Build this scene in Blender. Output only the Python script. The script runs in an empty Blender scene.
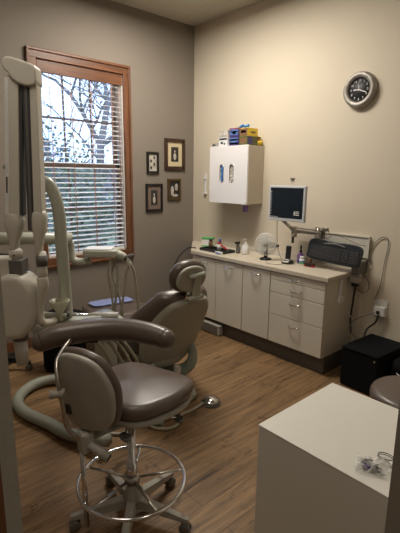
import bpy, bmesh, math, random
from mathutils import Vector, Matrix, Euler
PI = math.pi
rnd = random.Random(7)
sc = bpy.context.scene
COL = sc.collection

# ------------------------------------------------------------------ materials
def mat(name, rgb, rough=.6, metal=0., noise=0., nscale=8., bump=0., bscale=60., trans=0., coat=0., emit=None, estr=0., alpha=1., spec=.5, stretch=None):
    m = bpy.data.materials.new(name); m.use_nodes = True
    n = m.node_tree.nodes; l = m.node_tree.links
    b = n['Principled BSDF']
    b.inputs['Base Color'].default_value = (*rgb, 1)
    b.inputs['Roughness'].default_value = rough
    b.inputs['Metallic'].default_value = metal
    b.inputs['Transmission Weight'].default_value = trans
    b.inputs['Coat Weight'].default_value = coat
    b.inputs['Specular IOR Level'].default_value = spec
    b.inputs['Alpha'].default_value = alpha
    if emit:
        b.inputs['Emission Color'].default_value = (*emit, 1); b.inputs['Emission Strength'].default_value = estr
    tc = n.new('ShaderNodeTexCoord'); mp = n.new('ShaderNodeMapping')
    l.new(tc.outputs['Object'], mp.inputs['Vector'])
    if stretch: mp.inputs['Scale'].default_value = stretch
    if noise > 0:
        t = n.new('ShaderNodeTexNoise'); t.inputs['Scale'].default_value = nscale; t.inputs['Detail'].default_value = 4
        l.new(mp.outputs[0], t.inputs['Vector'])
        r = n.new('ShaderNodeValToRGB')
        r.color_ramp.elements[0].position = .3; r.color_ramp.elements[1].position = .7
        r.color_ramp.elements[0].color = (*[c*(1-noise) for c in rgb], 1)
        r.color_ramp.elements[1].color = (*[min(1, c*(1+noise)) for c in rgb], 1)
        l.new(t.outputs['Fac'], r.inputs[0]); l.new(r.outputs[0], b.inputs['Base Color'])
    if bump > 0:
        t = n.new('ShaderNodeTexNoise'); t.inputs['Scale'].default_value = bscale; t.inputs['Detail'].default_value = 3
        l.new(mp.outputs[0], t.inputs['Vector'])
        bp = n.new('ShaderNodeBump'); bp.inputs['Strength'].default_value = bump; bp.inputs['Distance'].default_value = .01
        l.new(t.outputs['Fac'], bp.inputs['Height']); l.new(bp.outputs[0], b.inputs['Normal'])
    return m

def floor_mat():
    m = bpy.data.materials.new('oak_planks'); m.use_nodes = True
    n = m.node_tree.nodes; l = m.node_tree.links; b = n['Principled BSDF']
    tc = n.new('ShaderNodeTexCoord'); mp = n.new('ShaderNodeMapping'); mp.inputs['Rotation'].default_value = (0, 0, PI/2)
    l.new(tc.outputs['Object'], mp.inputs['Vector'])
    br = n.new('ShaderNodeTexBrick'); br.inputs['Scale'].default_value = 1
    br.inputs['Brick Width'].default_value = 1.25; br.inputs['Row Height'].default_value = .17
    br.inputs['Mortar Size'].default_value = .0016; br.inputs['Mortar Smooth'].default_value = .3
    br.offset = .37; br.offset_frequency = 2
    br.inputs['Color1'].default_value = (.315, .188, .090, 1); br.inputs['Color2'].default_value = (.21, .122, .057, 1)
    br.inputs['Mortar'].default_value = (.07, .038, .018, 1); br.inputs['Bias'].default_value = 0
    l.new(mp.outputs[0], br.inputs['Vector'])
    mg = n.new('ShaderNodeMapping'); mg.inputs['Scale'].default_value = (1.1, 17, 1)
    l.new(mp.outputs[0], mg.inputs['Vector'])
    g = n.new('ShaderNodeTexNoise'); g.inputs['Scale'].default_value = 2.2; g.inputs['Detail'].default_value = 9; g.inputs['Roughness'].default_value = .68; g.inputs['Distortion'].default_value = .5
    l.new(mg.outputs[0], g.inputs['Vector'])
    gr = n.new('ShaderNodeValToRGB'); gr.color_ramp.elements[0].position = .33; gr.color_ramp.elements[1].position = .66
    gr.color_ramp.elements[0].color = (.42, .42, .42, 1); gr.color_ramp.elements[1].color = (1.15, 1.15, 1.15, 1)
    l.new(g.outputs['Fac'], gr.inputs[0])
    mx = n.new('ShaderNodeMix'); mx.data_type = 'RGBA'; mx.blend_type = 'MULTIPLY'; mx.inputs[0].default_value = 1
    l.new(br.outputs['Color'], mx.inputs[6]); l.new(gr.outputs[0], mx.inputs[7])
    # knots and cracks
    mk = n.new('ShaderNodeMapping'); mk.inputs['Scale'].default_value = (2.0, 7.5, 1); l.new(mp.outputs[0], mk.inputs['Vector'])
    k = n.new('ShaderNodeTexNoise'); k.inputs['Scale'].default_value = 1.35; k.inputs['Detail'].default_value = 6; k.inputs['Roughness'].default_value = .75; k.inputs['Distortion'].default_value = 1.2
    l.new(mk.outputs[0], k.inputs['Vector'])
    kr = n.new('ShaderNodeValToRGB'); kr.color_ramp.elements[0].position = .34; kr.color_ramp.elements[1].position = .44
    kr.color_ramp.elements[0].color = (.22, .20, .18, 1); kr.color_ramp.elements[1].color = (1, 1, 1, 1)
    l.new(k.outputs['Fac'], kr.inputs[0])
    m2 = n.new('ShaderNodeMix'); m2.data_type = 'RGBA'; m2.blend_type = 'MULTIPLY'; m2.inputs[0].default_value = .85
    l.new(mx.outputs[2], m2.inputs[6]); l.new(kr.outputs[0], m2.inputs[7])
    l.new(m2.outputs[2], b.inputs['Base Color'])
    b.inputs['Roughness'].default_value = .5; b.inputs['Specular IOR Level'].default_value = .35
    bp = n.new('ShaderNodeBump'); bp.inputs['Strength'].default_value = .25; bp.inputs['Distance'].default_value = .004
    l.new(g.outputs['Fac'], bp.inputs['Height']); l.new(bp.outputs[0], b.inputs['Normal'])
    return m

M = {
 'taupe_wall': mat('taupe_wall', (.225, .19, .155), .85, bump=.12, bscale=180),
 'beige_wall': mat('beige_wall', (.62, .545, .43), .85, bump=.12, bscale=180),
 'ceiling': mat('ceiling_paint', (.52, .48, .40), .9, bump=.1, bscale=120),
 'jamb': mat('jamb_paint', (.30, .265, .215), .7, bump=.05, bscale=90),
 'floor': floor_mat(),
 'oak': mat('red_oak', (.145, .056, .024), .38, noise=.35, nscale=5, stretch=(6, 6, .6), coat=.2),
 'oak_h': mat('red_oak_across', (.145, .056, .024), .38, noise=.35, nscale=5, stretch=(6, .6, 6), coat=.2),
 'sash': mat('sash_paint', (.30, .22, .18), .5),
 'reveal': mat('reveal_paint', (.62, .55, .48), .6),
 'slat': mat('blind_slat', (.80, .80, .80), .5),
 'cord_b': mat('ladder_tape', (.40, .20, .13), .8),
 'glass': mat('window_glass', (1, 1, 1), .0, trans=1., spec=.5),
 'cab': mat('cabinet_laminate', (.64, .585, .49), .42),
 'counter': mat('counter_laminate', (.56, .49, .39), .38, noise=.08, nscale=90),
 'toe': mat('toe_kick', (.11, .095, .08), .6),
 'gap': mat('cabinet_shadow_gap', (.10, .085, .07), .8),
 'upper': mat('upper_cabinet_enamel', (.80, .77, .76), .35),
 'upper_shaded': mat('upper_cabinet_shaded_side', (.50, .43, .33), .5),  # darker body tone: shade on the white cabinet's side put into the colour
 'chrome': mat('chrome', (.75, .75, .77), .12, metal=1),
 'brushed': mat('brushed_metal', (.50, .47, .43), .32, metal=1, noise=.12, nscale=40),
 'clock_ring': mat('clock_ring', (.33, .30, .265), .5, metal=.6, noise=.2, nscale=20),
 'leather': mat('taupe_vinyl', (.105, .078, .062), .32, bump=.04, bscale=220, spec=.6),
 'leather_s': mat('stool_vinyl', (.115, .085, .070), .34, bump=.05, bscale=160, spec=.6),
 'shell': mat('chair_shell', (.36, .345, .285), .45),
 'green_white': mat('pale_green_enamel', (.44, .445, .375), .35, coat=.2),
 'unit_green': mat('grey_green_plastic', (.33, .36, .30), .4),
 'almond': mat('almond_plastic', (.60, .565, .49), .4),
 'almond_d': mat('almond_plastic_worn', (.36, .335, .29), .5),
 'xgrey': mat('mid_grey_plastic', (.13, .12, .11), .5),
 'xdark': mat('dark_channel', (.055, .055, .06), .5),
 'hose': mat('tan_hose', (.36, .33, .25), .5),
 'hose_g': mat('grey_green_hose', (.27, .275, .225), .55, bump=.1, bscale=60),
 'black': mat('black_plastic', (.012, .012, .013), .4),
 'black_m': mat('black_matte', (.006, .006, .007), .85, spec=.12),
 'white': mat('white_plastic', (.72, .71, .69), .4),
 'table': mat('white_laminate', (.76, .74, .67), .38),
 'screen': mat('monitor_screen', (.012, .018, .026), .18, spec=.6),
 'monitor': mat('monitor_bezel', (.55, .56, .58), .4),
 'fan': mat('fan_plastic', (.74, .73, .70), .4),
 'clearp': mat('clear_plastic', (.88, .88, .86), .12, alpha=.38),
 'blue': mat('blue_glove', (.03, .16, .45), .5),
 'red': mat('red_plastic', (.40, .02, .02), .4),
 'green': mat('green_carton', (.10, .38, .12), .6),
 'yellow': mat('yellow_card', (.72, .50, .03), .55),
 'purple': mat('purple_card', (.06, .04, .16), .55),
 'purple2': mat('purple_soap', (.20, .10, .32), .4),
 'bluecard': mat('blue_card', (.10, .18, .42), .5),
 'olive': mat('olive_card', (.10, .11, .03), .6),
 'brown': mat('brown_card', (.20, .10, .05), .6),
 'frame_b': mat('black_frame', (.012, .009, .008), .35),
 'frame_br': mat('brown_frame', (.050, .022, .014), .35),
 'frame_z': mat('bronze_frame', (.12, .075, .03), .35, metal=.4),
 'matc': mat('cream_mat', (.62, .52, .32), .8),
 'matt': mat('taupe_mat', (.17, .12, .095), .8),
 'ph_dark': mat('photo_dark', (.030, .026, .024), .5, noise=.6, nscale=14),
 'ph_light': mat('photo_light', (.48, .44, .38), .6, noise=.35, nscale=20),
 'clockface': mat('clock_face', (.022, .022, .024), .5),
 'cup': mat('funnel_cup', (.62, .60, .44), .3, alpha=.8),
 'film': mat('blue_film', (.35, .42, .75), .15, alpha=.75),
 'key': mat('keyboard_keys', (.05, .05, .053), .4),
 'keyb': mat('keyboard_body', (.022, .025, .030), .3),
 'cordm': mat('grey_cord', (.20, .18, .15), .6),
 'bark': mat('bark', (.20, .18, .17), .9),
 'leaf': mat('leaf_green', (.17, .21, .13), .7, noise=.5, nscale=3),
 'needle': mat('needle_green', (.06, .085, .07), .8, noise=.4, nscale=3),
 'grass': mat('lawn', (.16, .20, .10), .9, noise=.4, nscale=2),
 'siding': mat('grey_siding', (.20, .21, .23), .8),
 'roofm': mat('roof_shingle', (.09, .08, .08), .9),
 'hall': mat('hall_paint', (.35, .31, .25), .9),
}
def emis(name, rgb, s):
    return mat(name, rgb, .5, emit=rgb, estr=s)
M['lamp'] = emis('lamp_diffuser', (1.0, .86, .66), 2.0)

# ------------------------------------------------------------------ mesh builder
class B:
    def __init__(s): s.bm = bmesh.new(); s.mi = 0; s.mats = []
    def m(s, mt):
        if mt not in s.mats: s.mats.append(mt)
        s.mi = s.mats.index(mt); return s
    def _f(s, vs, smooth=True):
        try:
            f = s.bm.faces.new(vs); f.material_index = s.mi; f.smooth = smooth; return f
        except ValueError: return None
    def box(s, x0, x1, y0, y1, z0, z1, bev=0., T=None, seg=2):
        v = [s.bm.verts.new((x, y, z)) for x in (x0, x1) for y in (y0, y1) for z in (z0, z1)]
        fs = [s._f([v[i] for i in q], False) for q in ((0,1,3,2),(4,6,7,5),(0,4,5,1),(2,3,7,6),(0,2,6,4),(1,5,7,3))]
        geo = v
        if bev > 0:
            es = list({e for f in fs for e in f.edges})
            r = bmesh.ops.bevel(s.bm, geom=es, offset=bev, segments=seg, affect='EDGES', profile=.5)
            geo = [x for x in r['verts']]
            geo = list({x for f in r['faces'] for x in f.verts} | {x for x in v if x.is_valid})
            for f in r['faces']: f.material_index = s.mi
        if T is not None: bmesh.ops.transform(s.bm, matrix=T, verts=geo)
        return s
    def loft(s, rings, cap=True, closed=False):
        R = [[s.bm.verts.new(p) for p in r] for r in rings]
        n = len(R[0])
        pairs = list(zip(R, R[1:])) + ([(R[-1], R[0])] if closed else [])
        for a, b in pairs:
            for i in range(n): s._f([a[i], a[(i+1) % n], b[(i+1) % n], b[i]])
        if cap and not closed: s._f(R[0][::-1]); s._f(R[-1])
        return s
    def tube(s, pts, r, seg=10, closed=False, flat=1., smooth=0):
        P = [Vector(p) for p in pts]
        if smooth: P = catmull(P, smooth, closed)
        n = len(P)
        rs = r if isinstance(r, (list, tuple)) else None
        def rad(i):
            if rs is None: return r
            t = i/(n-1)*(len(rs)-1); k = min(int(t), len(rs)-2); return rs[k]*(1-(t-k)) + rs[k+1]*(t-k)
        tang = []
        for i in range(n):
            if closed: d = P[(i+1) % n]-P[i-1]
            else: d = P[min(i+1, n-1)]-P[max(i-1, 0)]
            tang.append(d.normalized())
        t0 = tang[0]; nrm = t0.orthogonal().normalized()
        if abs(t0.z) < .9: nrm = (Vector((0, 0, 1)) - t0*t0.z).normalized()
        rings = []
        for i in range(n):
            t = tang[i]; nrm = (nrm - t*nrm.dot(t)).normalized(); bi = t.cross(nrm)
            rr = rad(i)
            rings.append([P[i] + (nrm*math.cos(a)*rr*flat + bi*math.sin(a)*rr) for a in [2*PI*k/seg for k in range(seg)]])
        return s.loft(rings, True, closed)
    def lathe(s, prof, c=(0, 0, 0), seg=24, T=None, sx=1, sy=1):
        rings = []
        for r, z in prof:
            rings.append([Vector((c[0]+sx*max(r, .0004)*math.cos(2*PI*k/seg), c[1]+sy*max(r, .0004)*math.sin(2*PI*k/seg), c[2]+z)) for k in range(seg)])
        if T is not None: rings = [[T @ p for p in r] for r in rings]
        return s.loft(rings)
    def ellip(s, c, rx, ry, rz, seg=16, T=None):
        prof = [(math.sin(PI*k/10), -math.cos(PI*k/10)) for k in range(11)]
        rings = [[Vector((c[0]+rx*max(r, .01)*math.cos(2*PI*k/seg), c[1]+ry*max(r, .01)*math.sin(2*PI*k/seg), c[2]+rz*z)) for k in range(seg)] for r, z in prof]
        if T is not None: rings = [[T @ p for p in r] for r in rings]
        return s.loft(rings)
    def pad(s, outline, th, edge, fn=None, T=None, dome=0.):
        """cushion: 2D outline (x,y) centred about 0, thickness th, rounded edge radius, dome on top; fn maps a point"""
        cx = sum(p[0] for p in outline)/len(outline); cy = sum(p[1] for p in outline)/len(outline)
        R = max(math.hypot(p[0]-cx, p[1]-cy) for p in outline)
        def ring(inset, z):
            out = []
            for x, y in outline:
                dx, dy = x-cx, y-cy; L = math.hypot(dx, dy); k = max(0.02, (L-inset)/L)
                out.append(Vector((cx+dx*k, cy+dy*k, z)))
            return out
        rings = []
        inner = min(math.hypot(p[0]-cx, p[1]-cy) for p in outline)
        for f in (.95, .6, .3): rings.append(ring(edge+(inner-edge)*f, -th/2-dome*.15*f))
        for k in range(6):
            a = PI/2*k/5; rings.append(ring(edge*(1-math.sin(a)), -th/2 + min(edge, th/2)*(1-math.cos(a))))
        for k in range(6):
            a = PI/2*k/5; rings.append(ring(edge*(1-math.cos(a)), th/2 - min(edge, th/2)*(1-math.sin(a))))
        for f in (.3, .6, .95): rings.append(ring(edge+(inner-edge)*f, th/2 + dome*math.sin(f*PI/2)))
        if fn: rings = [[Vector(fn(p)) for p in r] for r in rings]
        if T is not None: rings = [[T @ p for p in r] for r in rings]
        return s.loft(rings)
    def prism(s, outline, z0, z1, T=None, smooth=False, bev=0.):
        a = [s.bm.verts.new((x, y, z0)) for x, y in outline]; b = [s.bm.verts.new((x, y, z1)) for x, y in outline]
        fs = [s._f(a[::-1], False), s._f(b, False)]
        n = len(a)
        for i in range(n): fs.append(s._f([a[i], a[(i+1) % n], b[(i+1) % n], b[i]], smooth))
        geo = a+b
        if bev > 0:
            es = list(fs[0].edges)+list(fs[1].edges)
            r = bmesh.ops.bevel(s.bm, geom=es, offset=bev, segments=2, affect='EDGES', profile=.5)
            geo = list({x for f in r['faces'] for x in f.verts} | {x for x in geo if x.is_valid})
            for f in r['faces']: f.material_index = s.mi
        if T is not None: bmesh.ops.transform(s.bm, matrix=T, verts=geo)
        return s
    def quad(s, pts): s._f([s.bm.verts.new(p) for p in pts], False); return s
    def build(s, name, parent=None, loc=None, rot=None):
        bmesh.ops.recalc_face_normals(s.bm, faces=s.bm.faces)
        me = bpy.data.meshes.new(name); s.bm.to_mesh(me); s.bm.free()
        for mt in s.mats: me.materials.append(M[mt] if isinstance(mt, str) else mt)
        o = bpy.data.objects.new(name, me); COL.objects.link(o)
        if parent: o.parent = parent
        if loc: o.location = loc
        if rot: o.rotation_euler = rot
        return o
def catmull(P, k, closed=False):
    n = len(P); out = []
    rng = range(n) if closed else range(n-1)
    for i in rng:
        if closed: p0, p1, p2, p3 = P[i-1], P[i], P[(i+1) % n], P[(i+2) % n]
        else: p0, p1, p2, p3 = P[max(i-1, 0)], P[i], P[i+1], P[min(i+2, n-1)]
        for j in range(k):
            t = j/k
            out.append(.5*((2*p1)+(-p0+p2)*t+(2*p0-5*p1+4*p2-p3)*t*t+(-p0+3*p1-3*p2+p3)*t**3))
    if not closed: out.append(P[-1])
    return out
def superell(a, b, n=32, e=2.5):
    out = []
    for k in range(n):
        t = 2*PI*k/n; c, s_ = math.cos(t), math.sin(t)
        out.append((a*math.copysign(abs(c)**(2/e), c), b*math.copysign(abs(s_)**(2/e), s_)))
    return out
def cat2(pts, k=4): return [(p.x, p.y) for p in catmull([Vector((x, y, 0)) for x, y in pts], k, True)]
def tag(o, label, cat, group=None):
    o['label'] = label; o['category'] = cat
    if group: o['group'] = group
    return o
def empty(name, label, cat, loc=(0, 0, 0), rz=0, group=None):
    o = bpy.data.objects.new(name, None); COL.objects.link(o); o.location = loc; o.rotation_euler = (0, 0, rz); o.empty_display_size = .05
    return tag(o, label, cat, group)
def struct(o): o['kind'] = 'structure'; return o
def frame(origin, xa, ya):
    x = Vector(xa).normalized(); y = Vector(ya); y = (y - x*y.dot(x)).normalized(); z = x.cross(y)
    m = Matrix((x, y, z)).transposed().to_4x4(); m.translation = Vector(origin); return m
RX = lambda a: Matrix.Rotation(a, 4, 'X'); RY = lambda a: Matrix.Rotation(a, 4, 'Y'); RZ = lambda a: Matrix.Rotation(a, 4, 'Z'); TR = lambda *p: Matrix.Translation(Vector(p))

# ------------------------------------------------------------------ room
XW, YB, XD, YF, HC = -3.948, 3.41, -.36, -.75, 3.258
struct(B().m('floor').box(XW-.02, 1.2, YF, YB+.02, -.08, 0).build('floor'))
struct(B().m('ceiling').box(XW-.2, 1.2, YF-.1, YB+.1, HC, HC+.1).build('ceiling'))
struct(B().m('beige_wall').box(XW-.2, XD+.12, YB, YB+.15, -.08, HC).build('wall_back'))
wy0, wy1, wz0, wz1 = 1.585, 2.455, .84, 2.61
b = B().m('taupe_wall')
b.box(XW-.18, XW, YF-.1, wy0, -.08, HC).box(XW-.18, XW, wy1, YB, -.08, HC).box(XW-.18, XW, wy0, wy1, -.08, wz0).box(XW-.18, XW, wy0, wy1, wz1, HC)
struct(b.build('wall_left'))
struct(B().m('taupe_wall').box(XW, 1.2, YF-.12, YF, -.08, HC).build('wall_front'))
DY0, DY1 = .087, .940
b = B().m('jamb').box(XD-.0, XD+.06, YF, DY0, 0, HC).box(XD, XD+.06, DY1, YB, 0, HC).box(XD, XD+.06, DY0, DY1, 2.12, HC)
struct(b.build('wall_right'))
b = B().m('oak').box(XD+.06, XD+.07, DY0-.13, DY0-.014, 0, 2.16).box(XD+.06, XD+.07, DY1+.055, DY1+.13, 0, 2.16).box(XD+.06, XD+.07, DY0-.13, DY1+.13, 2.16, 2.24)
struct(b.build('trim_1'))
struct(B().m('hall').box(1.2, 1.3, YF-.12, YB+.1, -.08, HC).build('wall_hall'))
struct(B().m('hall').box(XD+.06, 1.2, YB, YB+.1, -.08, HC).build('wall_hall_end'))
# baseboards
struct(B().m('oak_h').box(XW, XW+.015, YF, YB, 0, .10, .004).build('baseboard_left'))
b = B().m('oak').box(XW, -3.46, YB-.015, YB, 0, .10, .004).box(-1.78, XD, YB-.015, YB, 0, .11, .004)
struct(b.build('baseboard_back'))

# window
w = bpy.data.objects.new('window_1', None); COL.objects.link(w); w.location = (XW, 2.02, .75); struct(w)
def wl(bb, name, kind=None):
    o = bb.build(name); o.parent = w; o.matrix_parent_inverse = Matrix.Translation((-XW, -2.02, -.75)); return o
b = B().m('oak')
ty0, ty1, tz0, tz1 = 1.50, 2.532, .752, 2.692
def casing(b, horizontal=False):
    pass
b.box(XW, XW+.022, ty0, wy0, tz0, tz1, .006).box(XW, XW+.022, wy1, ty1, tz0, tz1, .006)
b.box(XW, XW+.034, ty0-.004, ty0+.022, tz0, tz1, .006).box(XW, XW+.034, ty1-.022, ty1+.004, tz0, tz1, .006)
b.m('oak_h').box(XW, XW+.024, ty0, ty1, wz1, tz1, .006).box(XW, XW+.036, ty0-.004, ty1+.004, tz1-.022, tz1+.004, .006)
b.box(XW, XW+.024, ty0, ty1, tz0, wz0, .006).box(XW, XW+.036, ty0-.004, ty1+.004, tz0-.004, tz0+.02, .006)
wl(b, 'window_casing')
b = B().m('reveal')
b.box(XW-.178, XW, wy0-.001, wy0+.012, wz0, wz1).box(XW-.178, XW, wy1-.012, wy1+.001, wz0, wz1).box(XW-.178, XW, wy0, wy1, wz0-.001, wz0+.012).box(XW-.178, XW, wy0, wy1, wz1-.012, wz1+.001)
wl(b, 'window_reveal')
def sash(x, z0, z1, name):
    b = B().m('sash'); ya, yb = wy0+.012, wy1-.012; s = .038
    b.box(x-.018, x+.018, ya, ya+s, z0, z1).box(x-.018, x+.018, yb-s, yb, z0, z1).box(x-.018, x+.018, ya, yb, z0, z0+s).box(x-.018, x+.018, ya, yb, z1-s, z1)
    for k in (1, 2): y = ya+(yb-ya)*k/3; b.box(x-.008, x+.008, y-.008, y+.008, z0, z1)
    z = (z0+z1)/2; b.box(x-.008, x+.008, ya, yb, z-.009, z+.009)
    o = wl(b, name)
    g = B().m('glass').box(x-.002, x+.002, ya+.02, yb-.02, z0+.02, z1-.02).build('glass_pane'); g.parent = o; return o
zm = 1.715
sash(XW-.135, zm-.02, wz1-.01, 'upper_sash'); sash(XW-.095, wz0+.01, zm+.02, 'lower_sash')

# blinds
bl = empty('window_blind', 'white horizontal slat blind hanging inside the wooden window frame', 'blind', (XW-.03, 2.02, wz0+.02))
def bpart(bb, name):
    o = bb.build(name); o.parent = bl; o.location = (-(XW-.03), -2.02, -(wz0+.02)); return o
b = B().m('slat'); z = wz0+.05; xs = XW-.034
while z < 2.50:
    b.box(xs-.022, xs+.022, wy0+.02, wy1-.016, z-.0013, z+.0013, T=TR(xs, 0, z) @ RY(math.radians(13)) @ TR(-xs, 0, -z)); z += .0470
bpart(b, 'slats')
bpart(B().m('slat').box(xs-.022, xs+.022, wy0+.02, wy1-.016, wz0+.014, wz0+.03, .003), 'bottom_rail')
bpart(B().m('oak_h').box(XW-.02, XW+.006, wy0+.004, wy1-.004, 2.505, wz1, .004), 'valance')
for y in (1.70, 1.905, 2.115, 2.335):
    bpart(B().m('cord_b').box(xs+.021, xs+.0235, y-.003, y+.003, wz0+.02, 2.51), 'ladder_cord')
bpart(B().m('cord_b').tube([(XW-.002, 2.41, 2.5), (XW-.002, 2.412, 1.2)], .003, 6), 'pull_cord')

# ------------------------------------------------------------------ outside
GZ = -.55
struct(B().m('grass').box(-40, XW-.3, -25, 30, GZ-.1, GZ).build('ground'))
def tree(x, y, hgt, sd, leafy, label, name, mleaf, pale=1):
    r = random.Random(sd)
    t = empty(name, label, 'tree', (x, y, GZ), group=None)
    b = B().m('bark'); tips = []
    def br(p, d, L, rad, dep):
        pts = [p]; q = p.copy(); dd = d.copy()
        for i in range(4):
            dd = (dd + Vector((r.uniform(-.22, .22), r.uniform(-.22, .22), r.uniform(-.06, .16)))).normalized(); q = q + dd*L/4; pts.append(q.copy())
        b.tube(pts, [rad, rad*.55], 5)
        tips.extend(pts[2:])
        if dep > 0:
            for k in range(5 if dep > 1 else 5):
                i = r.randint(1, 4); a = r.uniform(0, 2*PI)
                nd = (dd*.6 + Vector((math.cos(a), math.sin(a), r.uniform(-.1, .7)))*.8).normalized()
                br(pts[i], nd, L*r.uniform(.5, .75), rad*.5, dep-1)
    br(Vector((0, 0, 0)), Vector((0, 0, 1)), hgt*.6, hgt*.022, 3 if leafy else 4)
    b.build('branches', t)
    if leafy:
        f = B().m(mleaf)
        for p in tips:
            for k in range(leafy):
                c = p + Vector((r.gauss(0, .22), r.gauss(0, .22), r.gauss(0, .2))); u = Vector((r.uniform(-1, 1), r.uniform(-1, 1), r.uniform(-1, 1))).normalized()*.055; v = u.orthogonal().normalized()*.04
                f.quad([c-u, c+v, c+u, c-v])
        f.build('foliage', t)
    return t
tree(-9.4, 5.15, 6.6, 3, 0, 'bare branching tree outside behind the upper right window panes', 'bare_tree', 'leaf')
tree(-10.6, 4.5, 5.0, 11, 2, 'pale green leafy tree outside behind the left window panes', 'leafy_tree', 'leaf')
tree(-8.3, 5.9, 2.6, 21, 4, 'low dark green bush outside the lower right window panes', 'garden_bush', 'needle')
tree(-8.0, 3.9, 1.9, 33, 4, 'small pale green bush outside the lower left window panes', 'garden_bush', 'leaf')
nb = empty('neighbour_house', 'grey sided house far outside behind the lower window panes', 'house', (-19, 9.5, GZ-.9))
b = B().m('siding')
for k in range(15): b.box(-1.5, 1.5, -6, 4.5, k*.17, k*.17+.175, T=None)
b.build('siding_wall', nb)
b = B().m('roofm'); b.prism([(-1.9, 2.5), (1.9, 2.5), (0, 3.6)], -6.3, 4.8, T=RX(PI/2)); o = b.build('roof', nb); 
nb.children[1].rotation_euler = (0, 0, 0)
for yy in (-3.5, .3):
    wf = B().m('white').box(1.48, 1.56, yy-.5, yy+.5, .9, 2.1).build('house_window', nb); B().m('screen').box(1.55, 1.575, yy-.42, yy+.42, .98, 2.02).build('pane', wf)

# ------------------------------------------------------------------ ceiling light over the chair and two added fill lights (out of the frame)
def ceiling_or_fill_light(x, y, label, e):
    t = empty('ceiling_or_fill_light', label, 'light', (x, y, HC), group=None)
    B().m('white').box(-.62, .62, -.32, .32, -.06, 0, .004).build('housing', t)
    B().m('lamp').box(-.58, .58, -.28, .28, -.068, -.058).build('diffuser', t)
    ld = bpy.data.lights.new('lamp_light', 'AREA'); ld.shape = 'RECTANGLE'; ld.size = 1.15; ld.size_y = .55; ld.energy = e; ld.color = (1, .945, .85)
    lo = bpy.data.objects.new('lamp_light', ld); COL.objects.link(lo); lo.parent = t; lo.location = (0, 0, -.075)
    return t
ceiling_or_fill_light(-2.75, 2.25, 'rectangular white ceiling light over the dental chair', 54)
ceiling_or_fill_light(-1.35, .25, 'added white fill light over the foreground stool nearest the doorway', 8.5)  # fill light added to brighten the x-ray arms and foreground
ceiling_or_fill_light(.45, .9, 'added white fill light in the hallway behind the doorway', 12)  # fill light added to lift the door jamb and faces towards the hall

# ------------------------------------------------------------------ pictures on the left wall
def picture(y0, y1, z0, z1, fm, fw, mm, mw, label, style):
    yc, zc = (y0+y1)/2, (z0+z1)/2; W, H = (y1-y0)/2, (z1-z0)/2
    t = empty('framed_photo', label, 'picture', (XW, yc, z0), 0, 'framed photos beside the window')
    b = B().m(fm); d = .024
    b.box(.001, d, -W, -W+fw, 0, 2*H, .004).box(.001, d, W-fw, W, 0, 2*H, .004).box(.001, d, -W+fw*.5, W-fw*.5, 0, fw, .004).box(.001, d, -W+fw*.5, W-fw*.5, 2*H-fw, 2*H, .004)
    b.build('frame', t)
    if mm: B().m(mm).box(.001, .010, -W+fw*.8, W-fw*.8, fw*.8, 2*H-fw*.8).build('mat_board', t)
    i = fw+mw; a0, a1, c0, c1 = -W+i, W-i, i, 2*H-i
    b = B().m('ph_dark' if style != 1 else 'ph_light').box(.001, .0115, a0, a1, c0, c1)
    cy = (a0+a1)/2; hh = c1-c0; ww = a1-a0
    fig = 'ph_light' if style != 1 else 'ph_dark'
    b.m(fig)
    Tm = lambda y, z: TR(.0118, y, z)
    if style == 0:
        b.ellip((0, 0, 0), .002, ww*.2, hh*.24, T=Tm(cy, c0+hh*.34)); b.ellip((0, 0, 0), .002, ww*.1, hh*.09, T=Tm(cy, c0+hh*.70))
    elif style == 1:
        for k in range(4): b.ellip((0, 0, 0), .002, ww*.12, hh*.10, T=Tm(a0+ww*(.3+.4*(k % 2)), c0+hh*(.2+.2*k)))
    else:
        b.ellip((0, 0, 0), .002, ww*.16, hh*.3, T=Tm(a0+ww*.3, c0+hh*.4)); b.ellip((0, 0, 0), .002, ww*.15, hh*.22, T=Tm(a0+ww*.72, c0+hh*.62)); b.ellip((0, 0, 0), .002, ww*.3, hh*.08, T=Tm(a0+ww*.6, c0+hh*.14))
    b.build('photo_print', t)
picture(2.974, 3.263, 1.690, 2.035, 'frame_br', .040, 'matc', .052, 'largest framed photo with brown frame and wide cream mat, upper right of four', 0)
picture(2.731, 2.888, 1.648, 1.878, 'frame_b', .026, None, .0, 'small black framed photo without mat, upper left of four beside the window', 1)
picture(2.711, 2.939, 1.232, 1.538, 'frame_b', .026, 'matt', .045, 'black framed photo with taupe mat, lower left of four beside the window', 0)
picture(3.013, 3.203, 1.352, 1.592, 'frame_z', .024, None, .0, 'small bronze framed photo, lower right of four on the dark wall', 2)

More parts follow.
